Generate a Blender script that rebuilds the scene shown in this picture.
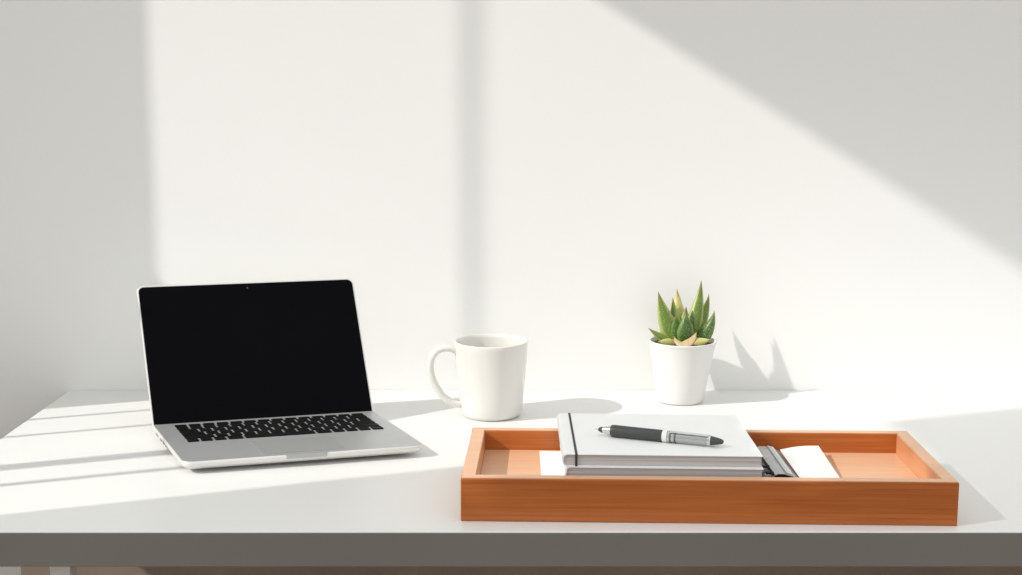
import bpy, bmesh, math, random
from mathutils import Vector, Matrix, noise
random.seed(4)
for o in list(bpy.data.objects): bpy.data.objects.remove(o)
S = bpy.context.scene
C = S.collection

# ---------------------------------------------------------------- camera, world, sun, exposure
F_PX = 1340.0
cam = bpy.data.cameras.new('camera'); co = bpy.data.objects.new('camera', cam); C.objects.link(co)
cam.sensor_width = 36.0; cam.lens = 36.0*F_PX/1022.0; cam.clip_start = 0.02
PITCH = math.atan(205.0/F_PX)
co.location = (0, 0, 0.44); co.rotation_euler = (math.pi/2-PITCH, 0, 0)
S.camera = co

w = bpy.data.worlds.new('world'); S.world = w; w.use_nodes = True
nt = w.node_tree; nt.nodes.clear()
out = nt.nodes.new('ShaderNodeOutputWorld'); bg = nt.nodes.new('ShaderNodeBackground')
tc = nt.nodes.new('ShaderNodeTexCoord'); sep = nt.nodes.new('ShaderNodeSeparateXYZ')
rmp = nt.nodes.new('ShaderNodeValToRGB'); mr = nt.nodes.new('ShaderNodeMapRange')
mr.inputs['From Min'].default_value = -1; mr.inputs['From Max'].default_value = 1
rmp.color_ramp.elements[0].position = 0.38; rmp.color_ramp.elements[0].color = (0.15, 0.115, 0.085, 1)
rmp.color_ramp.elements[1].position = 0.54; rmp.color_ramp.elements[1].color = (0.94, 0.965, 0.955, 1)
el = rmp.color_ramp.elements.new(0.85); el.color = (0.93, 0.955, 0.95, 1)
nt.links.new(tc.outputs['Generated'], sep.inputs[0]); nt.links.new(sep.outputs['Z'], mr.inputs['Value'])
nt.links.new(mr.outputs[0], rmp.inputs[0]); nt.links.new(rmp.outputs[0], bg.inputs['Color'])
bg.inputs['Strength'].default_value = 1.0
nt.links.new(bg.outputs[0], out.inputs['Surface'])

SUN = Vector((1.29, 0.485, -1.0))
sl = bpy.data.lights.new('sun', 'SUN'); so = bpy.data.objects.new('sun', sl); C.objects.link(so)
sl.energy = 3.2; sl.angle = math.radians(0.8); sl.color = (1.0, 0.965, 0.91)
so.location = (-3, -1, 3); so.rotation_euler = SUN.to_track_quat('-Z', 'Y').to_euler()

S.view_settings.view_transform = 'Standard'; S.view_settings.look = 'None'
S.view_settings.exposure = 0.0; S.view_settings.gamma = 1.0
S.view_settings.use_curve_mapping = False

# ---------------------------------------------------------------- materials
def mat(name, col, rough=0.5, metal=0.0, ior=1.45, col2=None, scale=(8, 8, 8), detail=4.0, bump=0.0, bscale=200.0, fac=(0.35, 0.65), coat=0.0, space='Object'):
    m = bpy.data.materials.new(name); m.use_nodes = True
    t = m.node_tree; b = t.nodes['Principled BSDF']
    b.inputs['Roughness'].default_value = rough; b.inputs['Metallic'].default_value = metal
    b.inputs['IOR'].default_value = ior; b.inputs['Coat Weight'].default_value = coat
    c = t.nodes.new('ShaderNodeTexCoord'); mp = t.nodes.new('ShaderNodeMapping')
    mp.inputs['Scale'].default_value = scale
    n = t.nodes.new('ShaderNodeTexNoise'); n.inputs['Scale'].default_value = 1.0; n.inputs['Detail'].default_value = detail
    r = t.nodes.new('ShaderNodeValToRGB')
    c2 = col2 or tuple(min(1, x*1.03) for x in col)
    r.color_ramp.elements[0].position = fac[0]; r.color_ramp.elements[0].color = (*col, 1)
    r.color_ramp.elements[1].position = fac[1]; r.color_ramp.elements[1].color = (*c2, 1)
    t.links.new(c.outputs[space], mp.inputs[0]); t.links.new(mp.outputs[0], n.inputs[0])
    t.links.new(n.outputs[0], r.inputs[0]); t.links.new(r.outputs[0], b.inputs['Base Color'])
    if bump:
        n2 = t.nodes.new('ShaderNodeTexNoise'); n2.inputs['Scale'].default_value = bscale
        bp = t.nodes.new('ShaderNodeBump'); bp.inputs['Strength'].default_value = bump; bp.inputs['Distance'].default_value = 0.001
        t.links.new(c.outputs[space], n2.inputs[0]); t.links.new(n2.outputs[0], bp.inputs['Height']); t.links.new(bp.outputs[0], b.inputs['Normal'])
    return m

M = {}
M['wall'] = mat('wall_paint', (0.865, 0.86, 0.845), 0.9, col2=(0.88, 0.875, 0.86), scale=(2, 2, 2), bump=0.06, bscale=60)
M['floor'] = mat('floor_wood', (0.20, 0.11, 0.06), 0.5, col2=(0.30, 0.17, 0.09), scale=(2, 20, 2))
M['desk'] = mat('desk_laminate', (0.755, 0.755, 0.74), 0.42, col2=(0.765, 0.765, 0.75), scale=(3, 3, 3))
M['edge'] = mat('desk_edge_shade', (0.17, 0.16, 0.145), 0.6, col2=(0.185, 0.175, 0.16), scale=(3, 3, 3))  # shade of the desk front put into the grey colour
M['underside'] = mat('desk_underside', (0.26, 0.20, 0.16), 0.7, col2=(0.32, 0.26, 0.2), scale=(6, 6, 6))
M['leg'] = mat('painted_steel', (0.75, 0.74, 0.71), 0.4)
M['frame'] = mat('window_paint', (0.8, 0.8, 0.78), 0.5)
M['shade'] = mat('sun_blocker_fabric', (0.55, 0.53, 0.5), 0.9, bump=0.2)
M['ceramic'] = mat('mug_ceramic', (0.74, 0.725, 0.685), 0.16, col2=(0.75, 0.735, 0.695), coat=0.3)
M['pot'] = mat('pot_ceramic', (0.74, 0.735, 0.715), 0.55, bump=0.05, bscale=300)
M['soil'] = mat('potting_soil', (0.035, 0.024, 0.015), 0.95, col2=(0.11, 0.08, 0.05), scale=(300, 300, 300), bump=1.0, bscale=400)
M['alu'] = mat('aluminium', (0.43, 0.44, 0.44), 0.42, metal=0.45, col2=(0.445, 0.455, 0.455), scale=(40, 40, 40))
M['alu_edge'] = mat('aluminium_edge', (0.72, 0.71, 0.69), 0.35, metal=0.35)
M['pad'] = mat('trackpad_glass', (0.34, 0.345, 0.345), 0.45, metal=0.3)
M['key'] = mat('key_plastic', (0.008, 0.008, 0.009), 0.5, col2=(0.012, 0.012, 0.013), ior=1.1)
M['glass'] = mat('screen_glass', (0.0022, 0.0023, 0.003), 0.06, col2=(0.0025, 0.0026, 0.0033), ior=1.11)
M['rubber'] = mat('black_rubber', (0.02, 0.02, 0.02), 0.7)
M['lens'] = mat('camera_lens', (0.05, 0.06, 0.07), 0.2)
M['paper'] = mat('white_paper', (0.80, 0.80, 0.79), 0.8, bump=0.05, bscale=500)
M['cover'] = mat('notebook_cover', (0.875, 0.88, 0.88), 0.75, col2=(0.885, 0.89, 0.89), scale=(30, 30, 30))
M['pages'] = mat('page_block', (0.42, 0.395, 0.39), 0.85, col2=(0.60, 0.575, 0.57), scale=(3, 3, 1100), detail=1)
M['elastic'] = mat('elastic_band', (0.04, 0.042, 0.048), 0.7)
M['grip'] = mat('pen_grip', (0.055, 0.058, 0.06), 0.38, col2=(0.07, 0.073, 0.075))
M['chrome'] = mat('pen_chrome', (0.72, 0.74, 0.74), 0.18, metal=0.9)
M['barrel'] = mat('pen_barrel', (0.46, 0.48, 0.475), 0.25, metal=0.6, coat=0.4)
M['ring'] = mat('pen_ring', (0.85, 0.86, 0.85), 0.3)
M['steelgrey'] = mat('fastener_steel', (0.42, 0.44, 0.44), 0.35, metal=0.5, col2=(0.50, 0.51, 0.51), scale=(90, 90, 90))
M['strip'] = mat('grey_strip', (0.60, 0.62, 0.62), 0.5)

def sheer():
    m = bpy.data.materials.new('sun_filter_fabric'); m.use_nodes = True
    t = m.node_tree; t.nodes.clear()
    o = t.nodes.new('ShaderNodeOutputMaterial'); mx = t.nodes.new('ShaderNodeMixShader')
    tr = t.nodes.new('ShaderNodeBsdfTransparent'); mx2 = t.nodes.new('ShaderNodeMixShader')
    d = t.nodes.new('ShaderNodeBsdfDiffuse'); tl = t.nodes.new('ShaderNodeBsdfTranslucent')
    d.inputs['Color'].default_value = (0.8, 0.79, 0.76, 1); tl.inputs['Color'].default_value = (0.8, 0.79, 0.76, 1)
    n = t.nodes.new('ShaderNodeTexNoise'); n.inputs['Scale'].default_value = 4.0
    mr = t.nodes.new('ShaderNodeMapRange'); mr.inputs['To Min'].default_value = 0.68; mr.inputs['To Max'].default_value = 0.72
    t.links.new(n.outputs[0], mr.inputs['Value']); t.links.new(mr.outputs[0], mx.inputs['Fac'])
    mx2.inputs['Fac'].default_value = 0.5
    t.links.new(d.outputs[0], mx2.inputs[1]); t.links.new(tl.outputs[0], mx2.inputs[2])
    t.links.new(tr.outputs[0], mx.inputs[1]); t.links.new(mx2.outputs[0], mx.inputs[2]); t.links.new(mx.outputs[0], o.inputs['Surface'])
    return m
M['sheer'] = sheer()

def wood(name, dark, light, axis, rough=0.32):
    """fine straight grain running along the given local axis"""
    m = bpy.data.materials.new(name); m.use_nodes = True
    t = m.node_tree; b = t.nodes['Principled BSDF']
    c = t.nodes.new('ShaderNodeTexCoord'); mp = t.nodes.new('ShaderNodeMapping')
    sc = [700, 700, 700]; sc['xyz'.index(axis)] = 9; mp.inputs['Scale'].default_value = sc
    n = t.nodes.new('ShaderNodeTexNoise'); n.inputs['Scale'].default_value = 1; n.inputs['Detail'].default_value = 5; n.inputs['Distortion'].default_value = 0.3
    mp2 = t.nodes.new('ShaderNodeMapping'); sc2 = [170, 170, 170]; sc2['xyz'.index(axis)] = 5; mp2.inputs['Scale'].default_value = sc2
    n2 = t.nodes.new('ShaderNodeTexNoise'); n2.inputs['Scale'].default_value = 1; n2.inputs['Detail'].default_value = 3; n2.inputs['Distortion'].default_value = 1.0
    ad = t.nodes.new('ShaderNodeMath'); ad.operation = 'ADD'; hf = t.nodes.new('ShaderNodeMath'); hf.operation = 'MULTIPLY'; hf.inputs[1].default_value = 0.5
    r = t.nodes.new('ShaderNodeValToRGB')
    r.color_ramp.elements[0].position = 0.36; r.color_ramp.elements[0].color = (*dark, 1)
    r.color_ramp.elements[1].position = 0.62; r.color_ramp.elements[1].color = (*light, 1)
    t.links.new(c.outputs['Object'], mp.inputs[0]); t.links.new(c.outputs['Object'], mp2.inputs[0])
    t.links.new(mp.outputs[0], n.inputs[0]); t.links.new(mp2.outputs[0], n2.inputs[0])
    t.links.new(n.outputs[0], ad.inputs[0]); t.links.new(n2.outputs[0], ad.inputs[1]); t.links.new(ad.outputs[0], hf.inputs[0])
    t.links.new(hf.outputs[0], r.inputs[0]); t.links.new(r.outputs[0], b.inputs['Base Color'])
    bp = t.nodes.new('ShaderNodeBump'); bp.inputs['Strength'].default_value = 0.15; bp.inputs['Distance'].default_value = 0.0004
    t.links.new(hf.outputs[0], bp.inputs['Height']); t.links.new(bp.outputs[0], b.inputs['Normal'])
    b.inputs['Roughness'].default_value = rough; b.inputs['IOR'].default_value = 1.4
    return m
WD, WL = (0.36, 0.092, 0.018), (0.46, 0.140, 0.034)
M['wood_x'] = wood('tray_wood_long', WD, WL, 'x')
M['wood_y_sunlit'] = wood('tray_wood_short_sunlit', (0.56, 0.25, 0.12), (0.66, 0.32, 0.165), 'y')  # sunlit paleness of the side panels put into the grain colours
M['wood_base_sunlit'] = wood('tray_wood_base_sunlit', (0.64, 0.36, 0.21), (0.74, 0.44, 0.27), 'x')  # lit tone of tray floor and rim put into the paler colours

def leafmat(name, base, edge, tip):
    """green blade: pale speckles, paler towards the margins (uv.x across, uv.y along)"""
    m = bpy.data.materials.new(name); m.use_nodes = True
    t = m.node_tree; b = t.nodes['Principled BSDF']
    uv = t.nodes.new('ShaderNodeUVMap'); uv.uv_map = 'UVMap'; sp = t.nodes.new('ShaderNodeSeparateXYZ'); t.links.new(uv.outputs[0], sp.inputs[0])
    a = t.nodes.new('ShaderNodeMath'); a.operation = 'SUBTRACT'; a.inputs[1].default_value = 0.5
    ab = t.nodes.new('ShaderNodeMath'); ab.operation = 'ABSOLUTE'
    t.links.new(sp.outputs['X'], a.inputs[0]); t.links.new(a.outputs[0], ab.inputs[0])
    r = t.nodes.new('ShaderNodeValToRGB'); r.color_ramp.elements[0].position = 0.24; r.color_ramp.elements[0].color = (0, 0, 0, 1); r.color_ramp.elements[1].position = 0.46; r.color_ramp.elements[1].color = (1, 1, 1, 1)
    t.links.new(ab.outputs[0], r.inputs[0])
    mx = t.nodes.new('ShaderNodeMixRGB'); mx.inputs[1].default_value = (*base, 1); mx.inputs[2].default_value = (*edge, 1); t.links.new(r.outputs[0], mx.inputs[0])
    c = t.nodes.new('ShaderNodeTexCoord'); v = t.nodes.new('ShaderNodeTexVoronoi'); v.inputs['Scale'].default_value = 420
    t.links.new(c.outputs['Object'], v.inputs['Vector'])
    rv = t.nodes.new('ShaderNodeValToRGB'); rv.color_ramp.elements[0].position = 0.12; rv.color_ramp.elements[0].color = (0.7, 0.7, 0.7, 1); rv.color_ramp.elements[1].position = 0.30; rv.color_ramp.elements[1].color = (0, 0, 0, 1)
    t.links.new(v.outputs['Distance'], rv.inputs[0])
    mx2 = t.nodes.new('ShaderNodeMixRGB'); mx2.inputs[2].default_value = (0.50, 0.58, 0.30, 1)
    t.links.new(rv.outputs[0], mx2.inputs[0]); t.links.new(mx.outputs[0], mx2.inputs[1])
    rt = t.nodes.new('ShaderNodeValToRGB'); rt.color_ramp.elements[0].position = 0.80; rt.color_ramp.elements[0].color = (0, 0, 0, 1); rt.color_ramp.elements[1].position = 1.0; rt.color_ramp.elements[1].color = (1, 1, 1, 1)
    t.links.new(sp.outputs['Y'], rt.inputs[0])
    mx3 = t.nodes.new('ShaderNodeMixRGB'); mx3.inputs[2].default_value = (*tip, 1)
    t.links.new(rt.outputs[0], mx3.inputs[0]); t.links.new(mx2.outputs[0], mx3.inputs[1]); t.links.new(mx3.outputs[0], b.inputs['Base Color'])
    b.inputs['Roughness'].default_value = 0.4
    b.inputs['Subsurface Weight'].default_value = 0.15; b.inputs['Subsurface Scale'].default_value = 0.004
    return m
M['leaf'] = leafmat('leaf_green', (0.12, 0.20, 0.025), (0.42, 0.46, 0.14), (0.22, 0.14, 0.07))
M['leafdark'] = leafmat('leaf_deep_green', (0.045, 0.11, 0.012), (0.15, 0.23, 0.05), (0.20, 0.22, 0.08))
M['leafpale'] = leafmat('leaf_yellow', (0.50, 0.48, 0.15), (0.62, 0.56, 0.27), (0.30, 0.18, 0.08))
M['leaftan'] = leafmat('leaf_tan', (0.50, 0.40, 0.20), (0.62, 0.42, 0.27), (0.45, 0.24, 0.13))

# ---------------------------------------------------------------- mesh helpers
def obj(name, bm, m, parent=None, smooth=False, bevel=0.0, seg=2, autosmooth=None):
    bmesh.ops.recalc_face_normals(bm, faces=bm.faces)
    me = bpy.data.meshes.new(name); bm.to_mesh(me); bm.free()
    o = bpy.data.objects.new(name, me); C.objects.link(o)
    me.materials.append(m)
    if smooth or bevel:
        for p in me.polygons: p.use_smooth = True
    if bevel:
        b = o.modifiers.new('bevel', 'BEVEL'); b.width = bevel; b.segments = seg; b.limit_method = 'ANGLE'; b.angle_limit = 0.6; b.harden_normals = True
    if parent: o.parent = parent
    return o
def box(bm, x0, x1, y0, y1, z0, z1, f=None):
    f = f or (lambda p: p)
    v = [bm.verts.new(f(Vector((x, y, z)))) for z in (z0, z1) for (x, y) in ((x0, y0), (x1, y0), (x1, y1), (x0, y1))]
    for q in ((3, 2, 1, 0), (4, 5, 6, 7), (0, 1, 5, 4), (1, 2, 6, 5), (2, 3, 7, 6), (3, 0, 4, 7)): bm.faces.new([v[i] for i in q])
def prism(bm, pts, z0, z1, f=None):
    """polygon pts (2-D) extruded from z0 to z1"""
    f = f or (lambda p: p)
    a = [bm.verts.new(f(Vector((x, y, z0)))) for x, y in pts]; b = [bm.verts.new(f(Vector((x, y, z1)))) for x, y in pts]
    bm.faces.new(a[::-1]); bm.faces.new(b); n = len(pts)
    for i in range(n): bm.faces.new((a[i], a[(i+1) % n], b[(i+1) % n], b[i]))
def rrect(x0, x1, y0, y1, r, n=6):
    out = []
    for cx, cy, a in ((x1-r, y1-r, 0), (x0+r, y1-r, 90), (x0+r, y0+r, 180), (x1-r, y0+r, 270)):
        for i in range(n+1):
            t = math.radians(a+90*i/n); out.append((cx+r*math.cos(t), cy+r*math.sin(t)))
    return out
def lathe(bm, prof, n=64, f=None, close=False):
    """prof of (r, z); r = 0 closes to a pole"""
    f = f or (lambda p: p); rings = []
    for r, z in prof:
        if r < 1e-6: rings.append([bm.verts.new(f(Vector((0, 0, z))))])
        else: rings.append([bm.verts.new(f(Vector((r*math.cos(2*math.pi*i/n), r*math.sin(2*math.pi*i/n), z)))) for i in range(n)])
    if close: rings.append(rings[0])
    for a, b in zip(rings, rings[1:]):
        for i in range(n):
            j = (i+1) % n
            if len(a) == 1: bm.faces.new((a[0], b[i], b[j]))
            elif len(b) == 1: bm.faces.new((a[i], b[0], a[j]))
            else: bm.faces.new((a[i], a[j], b[j], b[i]))
def sweep(bm, path, sect, up=Vector((0, 0, 1)), cap=True, side=None):
    """sweep a closed 2-D section along path; section x goes along side, y along the in-plane normal"""
    rings = []
    n = len(path)
    for i, p in enumerate(path):
        t = (path[min(i+1, n-1)]-path[max(i-1, 0)]).normalized()
        s = side if side else t.cross(up).normalized()
        nn = s.cross(t).normalized()
        sc = sect(i/(n-1)) if callable(sect) else sect
        rings.append([bm.verts.new(p+s*a+nn*b) for a, b in sc])
    k = len(rings[0])
    for a, b in zip(rings, rings[1:]):
        for i in range(k): bm.faces.new((a[i], a[(i+1) % k], b[(i+1) % k], b[i]))
    if cap: bm.faces.new(rings[0][::-1]); bm.faces.new(rings[-1])
def circ(r, n=12, sy=1.0): return [(r*math.cos(2*math.pi*i/n), sy*r*math.sin(2*math.pi*i/n)) for i in range(n)]
def spline(pts, n=40):
    P = [Vector(p) for p in pts]; P = [2*P[0]-P[1]]+P+[2*P[-1]-P[-2]]; out = []
    segs = len(P)-3
    for k in range(n+1):
        u = k/n*segs; i = min(int(u), segs-1); t = u-i; a, b, c, d = P[i:i+4]
        out.append(0.5*((2*b)+(c-a)*t+(2*a-5*b+4*c-d)*t*t+(3*b-a-3*c+d)*t**3))
    return out
def thing(name, label, cat, loc=(0, 0, 0), rz=0.0, group=None):
    o = bpy.data.objects.new(name, None); C.objects.link(o); o.empty_display_size = 0.05
    o.location = loc; o.rotation_euler = (0, 0, rz); o['label'] = label; o['category'] = cat
    if group: o['group'] = group
    return o
def tag(o, label, cat, group=None):
    o['label'] = label; o['category'] = cat
    if group: o['group'] = group
    return o
def struct(name, bm, m, parent=None, **k):
    o = obj(name, bm, m, parent, **k)
    if not parent: o['kind'] = 'structure'
    return o

# ---------------------------------------------------------------- the room
YW, XW, ZF = 1.895, -1.0, -0.74            # back wall face, left wall face, floor
bm = bmesh.new(); box(bm, XW-0.1, 2.2, YW, YW+0.1, ZF-0.05, 2.0); struct('wall_back', bm, M['wall'])
bm = bmesh.new(); box(bm, XW-0.1, 2.2, -1.2, YW, ZF-0.05, ZF); struct('floor', bm, M['floor'])
WY0, WY1, WZ0, WZ1 = 0.10, 1.713, 0.06, 1.82   # window opening in the left wall
bm = bmesh.new()
for y0, y1, z0, z1 in ((-1.2, WY0, ZF, 2.0), (WY1, YW, ZF, 2.0), (WY0, WY1, ZF, WZ0), (WY0, WY1, WZ1, 2.0)):
    box(bm, XW-0.06, XW, y0, y1, z0, z1)
struct('wall_left', bm, M['wall'])
bm = bmesh.new(); box(bm, XW, 2.2, YW-0.012, YW, ZF, ZF+0.08); struct('baseboard_back', bm, M['frame'], bevel=0.002)
win = bpy.data.objects.new('window_1', None); C.objects.link(win); win['kind'] = 'structure'; win.location = (XW, 0.9, WZ0)
inv = Matrix.Translation(-Vector(win.location))
L = lambda p: inv @ p
bm = bmesh.new()
box(bm, XW-0.055, XW-0.02, WY0, WY0+0.04, WZ0, WZ1, L); box(bm, XW-0.055, XW-0.02, WY1-0.012, WY1, WZ0, WZ1, L)
box(bm, XW-0.055, XW-0.02, WY0, WY1, WZ0, WZ0+0.03, L); box(bm, XW-0.055, XW-0.02, WY0, WY1, WZ1-0.02, WZ1, L)
obj('window_frame', bm, M['frame'], win)
bm = bmesh.new(); box(bm, XW-0.06, XW+0.03, WY0-0.02, WY1+0.02, WZ0-0.02, WZ0+0.001, L); obj('window_sill', bm, M['frame'], win)
for y, wd in ((1.582, 0.006), (1.493, 0.006), (1.341, 0.024), (1.264, 0.010)):     # unseen bars added to cast the shadow bands on the desk
    bm = bmesh.new(); box(bm, XW-0.012, XW-0.004, y-wd/2, y+wd/2, WZ0, 0.57 if y > 1.4 else (0.470 if y > 1.3 else 0.490), L); obj('shadow_bar', bm, M['frame'], win)
bm = bmesh.new()
prism(bm, [(WY0, WZ1), (WY1, WZ1), (WY1, 1.332), (0.545, 1.82)], 0, 0.004, lambda p: L(Vector((XW-0.016+p.z, p.x, p.y))))
obj('shadow_panel', bm, M['shade'], win)  # unseen tilted panel added to cast the slanting wall shadow
bm = bmesh.new(); prism(bm, [(-0.0042, 0.88), (0.0042, 0.88), (0.0045, 1.41), (-0.0045, 1.41)], 0, 0.004, lambda p: L(Vector((XW-0.012+p.z, 1.536+p.x, p.y))))
prism(bm, [(-0.002, 0.74), (0.002, 0.74), (0.0042, 0.88), (-0.0042, 0.88)], 0, 0.004, lambda p: L(Vector((XW-0.012+p.z, 1.536+p.x, p.y))))
obj('stripe_caster', bm, M['frame'], win)  # unseen rod added to cast the soft stripe on the wall
bm = bmesh.new(); prism(bm, [(1.642, WZ0), (WY1, WZ0), (WY1, 0.565), (1.700, 0.545), (1.642, 0.480)], 0, 0.008, lambda p: L(Vector((XW-0.013+p.z, p.x, p.y)))); obj('corner_shadow_board', bm, M['frame'], win)  # unseen board added to shade the back left corner of the desk
# unseen sheer panels added to filter the sun, gaps let it reach the tray
def sun_filter_panel(label, y0, y1, z0, z1):
    n = max(12, int((y1-y0)*85)); bm = bmesh.new(); prev = None; c = Vector((XW+0.02, (y0+y1)/2, z0))
    for i in range(n+1):
        y = y0+(y1-y0)*i/n; x = XW+0.02+0.006*math.sin(y*76)
        a = (bm.verts.new(Vector((x, y, z0))-c), bm.verts.new(Vector((x, y, z1))-c))
        if prev: bm.faces.new((prev[0], a[0], a[1], prev[1]))
        prev = a
    o = obj('added_sun_filter', bm, M['sheer'], smooth=True); o.location = c; tag(o, label, 'curtain')  # unseen sheer panel added to filter the sun
sun_filter_panel('tall white sheer panel added to filter the sun at the near end of the side window', WY0-0.02, 0.815, 0.0, 1.82)
sun_filter_panel('wide low white sheer panel added to filter the sun in the middle of the side window', 0.815, 0.950, 0.0, 1.030)
sun_filter_panel('narrow low white sheer panel added to filter the sun nearest the desk wall', 0.950, 1.158, 0.0, 0.752)
sun_filter_panel('small square white sheer panel added to filter the sun between two gaps', 0.950, 1.158, 0.845, 1.030)
sun_filter_panel('white sheer panel added to filter the sun across the top of the side window', 0.815, 1.158, 1.142, 1.82)

# ---------------------------------------------------------------- desk
DX0, DX1, DY0, DT = -0.638, 1.02, 1.275, 0.036
desk = thing('desk', 'long white desk with shade painted on its grey front edge, standing against the wall', 'desk', (0.19, 1.585, ZF))
D = lambda p: p-Vector((0.19, 1.585, ZF))
bm = bmesh.new(); box(bm, DX0, DX1, DY0+0.0012, YW-0.0008, -0.012, 0, D); obj('desktop', bm, M['desk'], desk, bevel=0.0012)
bm = bmesh.new(); box(bm, DX0+0.001, DX1-0.001, DY0, DY0+0.003, -DT, -0.0012, D); obj('front_edge_shade', bm, M['edge'], desk, bevel=0.0005)['label'] = 'grey front edge strip with painted shade'
bm = bmesh.new(); box(bm, DX0+0.001, DX1-0.001, DY0+0.003, YW-0.002, -DT, -0.012, D); obj('core_panel', bm, M['underside'], desk)
for x in (-0.461, 0.83):
    for y in (DY0+0.045, YW-0.06):
        bm = bmesh.new(); box(bm, x-0.0105, x+0.0105, y-0.0105, y+0.0105, ZF, -DT, D); obj('leg', bm, M['leg'], desk, bevel=0.001)
bm = bmesh.new(); box(bm, -0.620, 1.0, 1.620, 1.636, -0.36, -DT, D); obj('back_board', bm, M['underside'], desk, bevel=0.001)['label'] = 'brown board under the desktop'

# ---------------------------------------------------------------- laptop
a1, a2 = 0.2665, 0.4382
W2, DP, TH = 0.1400, 0.1860, 0.015
U = Vector((math.cos(a1), math.sin(a1), 0)); V = Vector((-math.sin(a2), math.cos(a2), 0)); Z = Vector((0, 0, 1))
lap = thing('laptop', 'open silver laptop with black screen at the left of the desk', 'laptop', (-0.3152, 1.6727, 0))
B = lambda p: U*p.x+V*p.y+Z*p.z
y0, y1 = -DP, 0.010
bm = bmesh.new()
secs = [(0.014, 0.0038), (0.0060, 0.0052), (0.0008, 0.0092), (0.0, 0.0125), (0.0006, 0.0146), (0.0012, TH)]
rings = []
for ins, z in secs:
    rings.append([bm.verts.new(B(Vector((x, y, z)))) for x, y in rrect(-W2+ins, W2-ins, y0+ins, y1-ins*0.3, 0.011-ins*0.5)])
for a, b in zip(rings, rings[1:]):
    for i in range(len(a)): bm.faces.new((a[i], a[(i+1) % len(a)], b[(i+1) % len(a)], b[i]))
bm.faces.new(rings[0][::-1]); bm.faces.new(rings[-1])
base = obj('base', bm, M['alu_edge'], lap)
for p in base.data.polygons: p.use_smooth = p.normal.z < 0.9
bm = bmesh.new(); prism(bm, rrect(-W2+0.0016, W2-0.0016, y0+0.0016, y1-0.001, 0.010), TH-0.0004, TH+0.0003, B); deck = obj('deck', bm, M['alu'], lap)
for sx in (-1, 1):
    for yy in (y0+0.035, y1-0.03):
        bm = bmesh.new(); lathe(bm, [(0, 0), (0.006, 0), (0.0065, 0.002), (0.0065, 0.004), (0, 0.004)], 20, lambda p, sx=sx, yy=yy: B(Vector((sx*(W2-0.035), yy, 0)))+p); obj('rubber_foot', bm, M['rubber'], lap)
bm = bmesh.new(); prism(bm, rrect(-0.0475, 0.0475, -0.177, -0.1140, 0.002, 3), TH+0.0003, TH+0.0007, B); obj('trackpad', bm, M['pad'], lap)
bm = bmesh.new(); prism(bm, rrect(-0.024, 0.024, y0-0.0004, y0+0.004, 0.0015, 3), TH-0.0045, TH+0.0006, B); obj('lid_notch', bm, M['alu'], lap)
# keyboard: six rows of separate keys
KX0, KX1 = -0.1155, 0.1205
yy = -0.0130
rows = [([1]*14, 0.0075), ([1]*13+[1.5], 0.0135), ([1.5]+[1]*13, 0.0135), ([1.8]+[1]*11+[1.8], 0.0135), ([2.3]+[1]*10+[2.3], 0.0135), ([1, 1, 1, 1.25, 5.4, 1.25, 1, 1, 1, 1], 0.0135)]
keyb = 0
for ws, h in rows:
    gap = 0.0030; unit = (KX1-KX0+gap)/sum(ws); x = KX0
    for k in ws:
        kw = unit*k-gap
        bm = bmesh.new()
        pr = rrect(x, x+kw, yy-h, yy, 0.0012, 2); pt = rrect(x+0.0004, x+kw-0.0004, yy-h+0.0004, yy-0.0004, 0.001, 2)
        a = [bm.verts.new(B(Vector((q[0], q[1], TH+0.0003)))) for q in pr]; b = [bm.verts.new(B(Vector((q[0], q[1], TH+0.0016)))) for q in pt]
        for i in range(len(a)): bm.faces.new((a[i], a[(i+1) % len(a)], b[(i+1) % len(a)], b[i]))
        bm.faces.new(b); bm.faces.new(a[::-1])
        obj('key', bm, M['key'], lap); x += unit*k
    yy -= h+0.0020
for yp, ln in ((-0.030, 0.012), (-0.055, 0.008), (-0.072, 0.008), (-0.092, 0.014)):
    bm = bmesh.new(); box(bm, -W2-0.0002, -W2+0.002, yp-ln/2, yp+ln/2, 0.0085, 0.0112, B); obj('port', bm, M['pad'], lap)
# lid
UP = Vector((-0.0325, 0.070, 0.1660)); LL = UP.length; UPn = UP.normalized(); NB = U.cross(UPn).normalized()
if NB.y < 0: NB = -NB                                    # points to the back of the lid
O = B(Vector((0, 0.0, TH)))
T = lambda p: O+U*p.x+UPn*p.y+NB*p.z
bm = bmesh.new(); prism(bm, rrect(-W2, W2, -0.004, LL, 0.0085, 8)[:18]+[(-W2, -0.004), (W2, -0.004)], 0.0, 0.0058, T); lid = obj('lid', bm, M['alu_edge'], lap, bevel=0.0012)
bm = bmesh.new(); prism(bm, rrect(-W2+0.0022, W2-0.0018, -0.001, LL-0.0024, 0.0070, 8)[:18]+[(-W2+0.0022, -0.001), (W2-0.0018, -0.001)], -0.0007, 0.0003, T); scr = obj('screen', bm, M['glass'], lap); scr['label'] = 'glossy black screen'
bm = bmesh.new(); lathe(bm, [(0, 0), (0.0012, 0), (0.0012, 0.0003), (0, 0.0003)], 16, lambda p: T(Vector((p.x, LL-0.0085+p.y, -0.0009+p.z)))); obj('webcam', bm, M['lens'], lap)
bm = bmesh.new(); sweep(bm, [B(Vector((x, 0.0038, TH+0.0005))) for x in (-W2+0.022, W2-0.022)], circ(0.0036, 16)); obj('hinge', bm, M['rubber'], lap, smooth=True)

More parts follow.
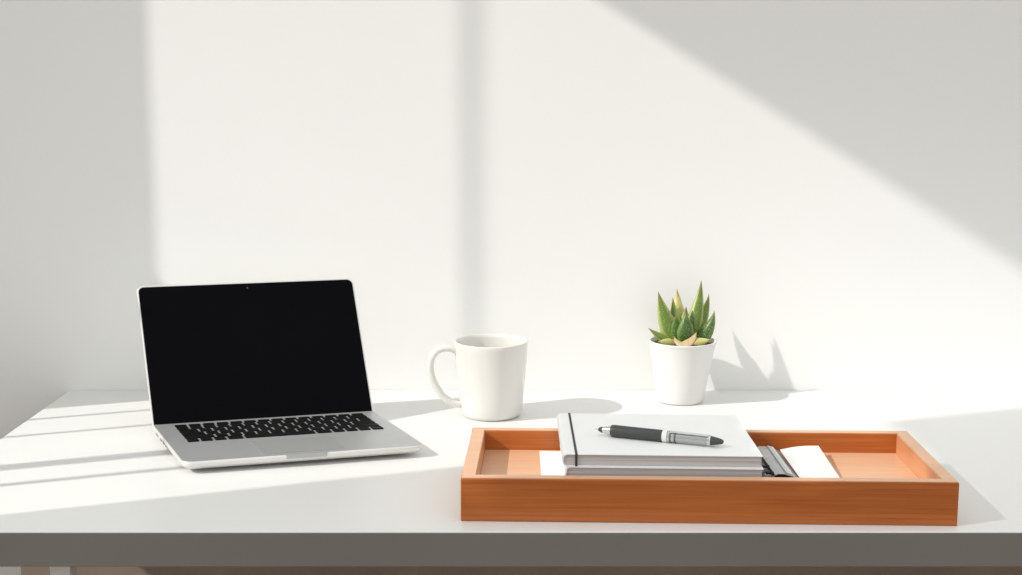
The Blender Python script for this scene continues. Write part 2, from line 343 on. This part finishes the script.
# ---------------------------------------------------------------- mug
mug = thing('mug', 'white ceramic coffee mug standing between the laptop and the plant', 'mug', (-0.0262, 1.748, 0))
bm = bmesh.new()
prof = [(0, 0.0022), (0.031, 0.0022), (0.033, 0.0), (0.0355, 0.0002), (0.0385, 0.0028), (0.0402, 0.0070), (0.0420, 0.022), (0.0445, 0.050), (0.0468, 0.076), (0.0478, 0.0915), (0.0483, 0.0968),
        (0.0479, 0.0980), (0.0468, 0.0983), (0.0455, 0.0976), (0.0447, 0.0930), (0.0430, 0.070), (0.0405, 0.040), (0.0380, 0.014), (0.0340, 0.0075), (0.026, 0.0060), (0, 0.0058)]
lathe(bm, [(a*1.02, b*1.035) for a, b in prof], 96); obj('body', bm, M['ceramic'], mug, smooth=True)
dirn = Vector((-math.cos(0.16), -math.sin(0.16), 0)); sd = Vector((-dirn.y, dirn.x, 0))
pth = spline([(0.0435, 0.0845), (0.0500, 0.0890), (0.0590, 0.0905), (0.0690, 0.0880), (0.0765, 0.0795), (0.0790, 0.0680), (0.0770, 0.0540), (0.0715, 0.0400), (0.0625, 0.0270), (0.0520, 0.0190), (0.0400, 0.0155)] and
             [dirn*r*1.03+Z*z*1.03 for r, z in [(0.0435, 0.0845), (0.0500, 0.0890), (0.0590, 0.0905), (0.0690, 0.0880), (0.0765, 0.0795), (0.0790, 0.0680), (0.0770, 0.0540), (0.0715, 0.0400), (0.0625, 0.0270), (0.0520, 0.0190), (0.0400, 0.0155)]], 50)
sect = [(0.0075*math.copysign(abs(math.cos(t))**0.7, math.cos(t)), 0.0045*math.copysign(abs(math.sin(t))**0.9, math.sin(t))) for t in [2*math.pi*i/20 for i in range(20)]]
bm = bmesh.new(); sweep(bm, pth, sect, side=sd); obj('handle', bm, M['ceramic'], mug, smooth=True)

# ---------------------------------------------------------------- potted aloe
plant = thing('potted_succulent', 'small spiky green aloe in a tapered white pot', 'potted plant', (0.2360, 1.829, 0))
bm = bmesh.new()
lathe(bm, [(0, 0.0), (0.0290, 0.0), (0.0315, 0.0008), (0.0325, 0.0030), (0.0359, 0.024), (0.0412, 0.056), (0.0450, 0.0785), (0.0463, 0.0835), (0.0470, 0.0845), (0.0470, 0.0862), (0.0452, 0.0866), (0.0440, 0.0856), (0.0425, 0.0780), (0.0410, 0.070), (0, 0.070)], 80)
for v in bm.verts: v.co.x += 0.028*v.co.z
obj('pot', bm, M['pot'], plant, smooth=True)
bm = bmesh.new(); n = 40
rs = [0, 0.01, 0.02, 0.03, 0.038, 0.0425]; prev = None
for k, r in enumerate(rs):
    ring = []
    for i in range(n if k else 1):
        t = 2*math.pi*i/n; p = Vector((r*math.cos(t), r*math.sin(t), 0)); ring.append(bm.verts.new(p+Vector((0.0022, 0, 0.0795+0.003*noise.noise(p*160)+(0.002 if k < 3 else 0)))))
    if prev:
        for i in range(n):
            j = (i+1) % n
            if len(prev) == 1: bm.faces.new((prev[0], ring[i], ring[j]))
            else: bm.faces.new((prev[i], ring[i], ring[j], prev[j]))
    prev = ring
obj('soil', bm, M['soil'], plant, smooth=True)['label'] = 'dark potting soil'
def leaf(m, base, tip, width, ctrl, thick=0.30, label=None, face=None):
    """a fleshy channelled blade from base to tip, bending by ctrl"""
    b, t_ = Vector(base), Vector(tip); c = (b+t_)/2+Vector(ctrl)
    axis = Vector((0.0, 0.0, 0))
    bm = bmesh.new(); uvl = bm.loops.layers.uv.new('UVMap')
    NS, NC = 22, 14; rings = []
    outward = face if face else Vector(((b.x+t_.x)/2-0.0025, (b.y+t_.y)/2, 0.006))
    for i in range(NS+1):
        s = i/NS
        p = b*(1-s)**2+c*2*s*(1-s)+t_*s*s
        tg = ((c-b)*(1-s)+(t_-c)*s).normalized()
        nr = (outward-tg*outward.dot(tg)).normalized(); sd = tg.cross(nr).normalized()
        wd = width*0.5*(0.62+1.5*s-1.2*s*s if s < 0.35 else 0)
        w0 = 0.62+1.5*0.35-1.2*0.35**2
        if s >= 0.35: q = (s-0.35)/0.65; wd = width*0.5*w0*max(0.02, (1-q**1.5)**1.05)
        th = thick*wd*1.6*(1-0.35*s)
        ring = []
        for k in range(NC):
            a = 2*math.pi*k/NC; x = math.cos(a)*wd; y = math.sin(a)
            if y >= 0: yy = y*th
            else: yy = y*th*0.25+0.0
            yy += -0.30*wd*(math.cos(a)**2)*0.9     # channel: margins curl to the inner side
            ring.append(bm.verts.new(p+sd*x+nr*yy))
        rings.append(ring)
    for i in range(NS):
        for k in range(NC):
            j = (k+1) % NC
            f = bm.faces.new((rings[i][k], rings[i][j], rings[i+1][j], rings[i+1][k]))
            for lp, (ii, kk) in zip(f.loops, ((i, k), (i, k+1), (i+1, k+1), (i+1, k))):
                lp[uvl].uv = (0.5+0.5*math.cos(2*math.pi*kk/NC), ii/NS)
    bm.faces.new(rings[0][::-1]); bm.faces.new(rings[-1])
    o = obj('leaf', bm, m, plant, smooth=True)
    if label: o['label'] = label
zb = 0.081
def lf(m, dx, dz, dy, wd, ctrl=(0, 0, 0), bx=None, by=None, **k):
    h = math.hypot(dx, dy) or 1
    bx = dx/h*0.007 if bx is None else bx; by = dy/h*0.007 if by is None else by
    leaf(m, (0.0025+bx, by, zb), (0.0035+dx, dy, zb+0.004+dz), wd, ctrl, **k)
CF = Vector((0.0, -0.03, 0.012))
def fc(x): return CF+Vector((x, 0, 0))
lf(M['leaf'], 0.0265, 0.0820, 0.024, 0.0235, (0.008, 0, -0.010), face=fc(0.004))
lf(M['leaf'], -0.0350, 0.0680, 0.010, 0.0270, (-0.0035, 0, -0.012), bx=-0.006, face=fc(-0.006))
lf(M['leafpale'], -0.0060, 0.0680, 0.034, 0.0230, (0, 0.004, 0), face=fc(0))
lf(M['leaf'], -0.0135, 0.0580, 0.020, 0.0180, (-0.003, 0, 0), face=fc(-0.01))
lf(M['leaf'], 0.0385, 0.0620, 0.030, 0.0220, (0.012, 0.002, -0.008), face=fc(0.010))
lf(M['leafdark'], 0.0430, 0.0420, 0.006, 0.0230, (0.013, 0, -0.014), face=fc(-0.014))
lf(M['leafpale'], 0.0410, 0.0200, 0.016, 0.0170, (0.010, 0, -0.007), face=fc(-0.01))
lf(M['leaf'], -0.0490, 0.0180, 0.001, 0.0170, (0.004, 0, -0.008), face=fc(-0.004))
lf(M['leafpale'], -0.0380, 0.0020, -0.016, 0.0150, (-0.002, 0, 0.000), label='yellowed lower leaf', face=fc(0))
lf(M['leafpale'], 0.0360, 0.0050, -0.014, 0.0150, (0.002, 0, -0.001), label='yellowed lower leaf', face=fc(0))
lf(M['leafdark'], 0.0020, 0.0400, -0.004, 0.0260, (0.000, -0.004, 0), label='dark green centre leaf', face=fc(0))
lf(M['leafdark'], -0.0110, 0.0380, -0.001, 0.0170, (-0.002, -0.002, 0), face=fc(-0.004))
lf(M['leafdark'], 0.0120, 0.0430, 0.004, 0.0180, (0.003, 0, 0), face=fc(0.006))
lf(M['leaf'], 0.0050, 0.0460, 0.016, 0.0190, (0, 0.003, 0), face=fc(0))
lf(M['leaf'], -0.0200, 0.0400, 0.006, 0.0170, (-0.004, 0, -0.003), face=fc(-0.01))
leaf(M['leaftan'], (-0.0045, -0.0290, zb+0.0045), (0.0185, -0.0200, zb+0.0205), 0.0190, (0.003, -0.004, -0.006), thick=0.22, label='dry tan leaf at the front', face=Vector((-0.4, -0.3, 0.8)))
leaf(M['leaftan'], (0.0040, -0.0300, zb+0.0040), (-0.0120, -0.0170, zb+0.0140), 0.0170, (-0.002, -0.004, -0.005), thick=0.22, label='dry tan leaf at the front', face=Vector((0.4, -0.3, 0.8)))

# ---------------------------------------------------------------- wooden tray
RT = -0.031
tray = thing('wooden_tray', 'shallow orange-brown wooden tray at the front of the desk', 'tray', (0.2015, 1.4005, 0), RT)
TX, TY, TZ, TW = 0.2495, 0.1005, 0.0450, 0.013
SW = 0.0155; TF = 0.0225
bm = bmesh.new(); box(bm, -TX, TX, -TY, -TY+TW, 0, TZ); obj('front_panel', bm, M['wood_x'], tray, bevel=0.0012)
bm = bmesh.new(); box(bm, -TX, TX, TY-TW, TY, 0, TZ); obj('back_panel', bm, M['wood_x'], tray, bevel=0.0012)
for s in (-1, 1):
    bm = bmesh.new(); a, b = sorted((s*TX, s*(TX-SW))); box(bm, a+0.0003, b-0.0003, -TY+TW, TY-TW, 0, TZ); obj('side_panel', bm, M['wood_y_sunlit'], tray, bevel=0.0008)
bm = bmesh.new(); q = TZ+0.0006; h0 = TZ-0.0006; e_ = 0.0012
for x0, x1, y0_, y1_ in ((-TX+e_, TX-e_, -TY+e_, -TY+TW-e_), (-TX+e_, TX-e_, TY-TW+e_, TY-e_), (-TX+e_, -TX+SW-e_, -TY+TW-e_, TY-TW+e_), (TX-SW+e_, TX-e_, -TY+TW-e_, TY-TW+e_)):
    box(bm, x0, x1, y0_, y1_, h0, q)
obj('rim_highlight', bm, M['wood_base_sunlit'], tray)['label'] = 'pale top rim with painted highlight'  # thin paler strips paint the highlight along the tray top
bm = bmesh.new(); box(bm, -TX+SW, TX-SW, -TY+TW, TY-TW, 0.003, TF); obj('bottom_panel', bm, M['wood_base_sunlit'], tray)

# paper card under the notebooks
bm = bmesh.new(); prism(bm, [(0.0325, 1.3300), (0.100, 1.3270), (0.100, 1.4840), (0.0325, 1.4870)], TF, TF+0.0010, lambda p: p-Vector((0.06, 1.40, 0))); o = obj('paper_sheet', bm, M['paper']); o.location = (0.06, 1.40, 0.0002)
tag(o, 'white paper sheet sticking out from under the notebooks, left side', 'paper')

# notebooks
def notebook(name, label, x, y, z, rz, wd, dp, h, mc, band=False):
    SH = lambda p: Vector((p.x-0.042*p.y, p.y, p.z))   # the loose leaves have slid a little to one side
    t = thing(name, label, 'notebook', (x, y, z), rz, None)
    ct = 0.0006
    bm = bmesh.new()
    # cover: back board, front board and rounded spine at the left, one C-shaped wrap
    pr = [(wd, 0), (0.004, 0), (0.0012, 0.0012), (0, h*0.3), (0, h*0.7), (0.0012, h-0.0012), (0.004, h), (wd, h), (wd, h-ct), (0.0045, h-ct), (0.0022, h-0.0022), (0.0012, h*0.65), (0.0012, h*0.35), (0.0022, 0.0022), (0.0045, ct), (wd, ct)]
    prism(bm, pr, 0, dp, lambda p: SH(Vector((p.x-wd/2, dp/2-p.z, p.y))))
    obj('cover', bm, mc, t)
    bm = bmesh.new()
    prism(bm, [(wd-0.0015, ct), (0.0046, ct), (0.0023, 0.0023), (0.0013, h*0.35), (0.0013, h*0.65), (0.0023, h-0.0023), (0.0046, h-ct), (wd-0.0015, h-ct)], 0.0012, dp-0.0012, lambda p: SH(Vector((p.x-wd/2, dp/2-p.z, p.y))))
    obj('pages', bm, M['pages'], t)['label'] = 'grey edged page block'
    if band:
        bm = bmesh.new(); xb = -wd/2+0.0130; bw, bt = 0.0024, 0.0005
        q = [(-dp/2-bt, -0.0001), (-dp/2-bt, h+bt), (dp/2+bt, h+bt), (dp/2+bt, -0.0001), (dp/2, -0.0001), (dp/2, h), (-dp/2, h), (-dp/2, -0.0001)]
        prism(bm, q, 0, bw, lambda p: SH(Vector((xb+p.z, p.x, p.y)))); obj('elastic_band', bm, M['elastic'], t)['label'] = 'dark elastic band'
    return t
NZ = TF+0.0014
notebook('notebook', 'lower of two stacked notebooks, thick with a white cover, in the tray', 0.1565, 1.4010, NZ, -0.042, 0.2020, 0.150, 0.0265, M['cover'])
NZ2 = NZ+0.0268
notebook('notebook', 'white notebook with dark elastic band, on top of the stack in the tray', 0.1550, 1.4145, NZ2, -0.042, 0.2045, 0.172, 0.0125, M['cover'], True)
TOP = NZ2+0.0125

# ---------------------------------------------------------------- pen
pa, pb = Vector((0.0900, 1.409, 0)), Vector((0.2215, 1.356, 0)); ang = math.atan2(pb.y-pa.y, pb.x-pa.x); PL = (pb-pa).length
pen = thing('pen', 'silver and black ballpoint pen lying on the top notebook', 'pen', (pa.x, pa.y, TOP+0.0066), ang)
k = PL/920.0
def R(prof, name, m, **kw):
    bm = bmesh.new(); lathe(bm, [(r, (x-50)*k) for x, r in prof], 32, lambda p: Vector((p.z, p.x, p.y))); o = obj(name, bm, m, pen, smooth=True)
    e = o.modifiers.new('e', 'EDGE_SPLIT'); e.split_angle = 0.7; return o
R([(50, 0), (53, 0.0004), (78, 0.0008), (84, 0.0016), (84, 0)], 'tip', M['chrome'])
R([(83, 0), (83, 0.0018), (100, 0.0030), (114, 0.0034), (114, 0)], 'tip_collar', M['grip'])
R([(113, 0), (113, 0.0033), (135, 0.0040), (160, 0.0048), (176, 0.0054), (176, 0)], 'nose_cone', M['chrome'])
R([(175, 0), (175, 0.0058), (182, 0.0064), (200, 0.0066), (360, 0.0064), (540, 0.0063), (548, 0.0060), (548, 0)], 'grip', M['grip'])
R([(547, 0), (547, 0.0062), (552, 0.0065), (574, 0.0065), (580, 0.0061), (580, 0)], 'ring', M['ring'])
R([(579, 0), (579, 0.0058), (600, 0.0059), (850, 0.0055), (866, 0.0055), (866, 0)], 'barrel', M['barrel'])
R([(865, 0), (865, 0.0058), (880, 0.0058), (884, 0.0052), (884, 0)], 'end_ring', M['chrome'])
R([(883, 0), (883, 0.0050), (905, 0.0045), (940, 0.0034), (962, 0.0024), (970, 0.0012), (971, 0)], 'end_cap', M['grip'])
bm = bmesh.new(); X = lambda x: (x-50)*k
rad = -0.5
cp = [Vector((X(x), -math.sin(0.55)*r, math.cos(0.55)*r)) for x, r in ((600, 0.0058), (612, 0.0072), (650, 0.0076), (760, 0.0074), (868, 0.0072), (872, 0.0055))]
sweep(bm, cp, [(-0.0012, -0.0004), (0.0012, -0.0004), (0.0012, 0.0004), (-0.0012, 0.0004)], side=Vector((0, math.cos(0.55), math.sin(0.55)))); obj('pocket_clip', bm, M['chrome'], pen)
for x in (592, 606, 622, 640):
    bm = bmesh.new(); lathe(bm, [(0.0057, X(x)-0.0007), (0.00635, X(x)-0.0005), (0.00635, X(x)+0.0005), (0.0057, X(x)+0.0007)], 28, lambda p: Vector((p.z, p.x, p.y)), close=True); obj('band', bm, M['grip'] if x in (606, 640) else M['chrome'], pen)

# ---------------------------------------------------------------- metal fastener and card on the tray floor, right of the notebooks
fx = thing('file_fastener', 'grey metal file fastener lying against the right end of the notebooks', 'fastener', (0.2835, 1.403, TF))
bm = bmesh.new()
pr = [(-0.0160, 0.0), (-0.0085, 0.0125), (-0.0050, 0.0140), (0.0020, 0.0138), (0.0100, 0.0115), (0.0185, 0.0080), (0.0230, 0.0), (0.0222, 0.0), (0.0178, 0.0072), (0.0096, 0.0106), (0.0018, 0.0129), (-0.0046, 0.0130), (-0.0078, 0.0117), (-0.0150, 0.0)]
prism(bm, pr, -0.050, 0.0575, lambda p: Vector((p.x, p.z, p.y))); obj('plate', bm, M['steelgrey'], fx, bevel=0.0003)
bm = bmesh.new(); box(bm, 0.0040, 0.0110, -0.049, 0.0565, 0.0122, 0.0150, lambda p: Vector((p.x, p.y, p.z-0.25*(p.x-0.0040)))); obj('label_strip', bm, M['strip'], fx, bevel=0.0004)
bm = bmesh.new(); sweep(bm, [Vector((-0.0100, -0.052, 0.0137)), Vector((-0.0108, 0.0595, 0.0137))], circ(0.0014, 12)); obj('rod', bm, M['rubber'], fx, smooth=True)['label'] = 'black rod'
for y in (-0.044, -0.020, 0.030):
    bm = bmesh.new(); box(bm, -0.0175, -0.0090, y-0.003, y+0.003, 0.0, 0.0118); box(bm, -0.0175, -0.0150, y-0.005, y+0.005, 0.0, 0.0090)
    obj('bracket', bm, M['steelgrey'], fx, bevel=0.0006)
    bm = bmesh.new(); sweep(bm, [Vector((-0.0165, y, 0.0125)), Vector((-0.0080, y, 0.0130))], circ(0.0015, 10)); obj('rivet', bm, M['rubber'], fx, smooth=True)
# curled white card, its left edge on the fastener, its right corner on the tray floor
bm = bmesh.new(); G = 12; cor = {'fl': (0.3010, 1.3480, 0.0325), 'fr': (0.3480, 1.3560, 0.0246), 'br': (0.3470, 1.4680, 0.0340), 'bl': (0.3000, 1.4500, 0.0345)}
cc = {q: Vector(v) for q, v in cor.items()}; org = Vector((0.32, 1.41, TF))
def card(i, j, dz):
    u, v = i/G, j/G
    p = cc['fl']*(1-u)*(1-v)+cc['fr']*u*(1-v)+cc['br']*u*v+cc['bl']*(1-u)*v
    p.z += 0.0022*math.sin(math.pi*u)*(1-0.3*v); return p-org+Vector((0, 0, dz))
top = [[bm.verts.new(card(i, j, 0.0008)) for j in range(G+1)] for i in range(G+1)]; bot = [[bm.verts.new(card(i, j, 0)) for j in range(G+1)] for i in range(G+1)]
for i in range(G):
    for j in range(G):
        bm.faces.new((top[i][j], top[i+1][j], top[i+1][j+1], top[i][j+1])); bm.faces.new((bot[i][j], bot[i][j+1], bot[i+1][j+1], bot[i+1][j]))
for i in range(G):
    bm.faces.new((top[i][0], bot[i][0], bot[i+1][0], top[i+1][0])); bm.faces.new((top[i][G], top[i+1][G], bot[i+1][G], bot[i][G]))
    bm.faces.new((top[0][i], top[0][i+1], bot[0][i+1], bot[0][i])); bm.faces.new((top[G][i], bot[G][i], bot[G][i+1], top[G][i+1]))
o = obj('paper_card', bm, M['paper'], smooth=False); o.location = org
tag(o, 'curled white paper card leaning on the metal fastener in the tray', 'card')
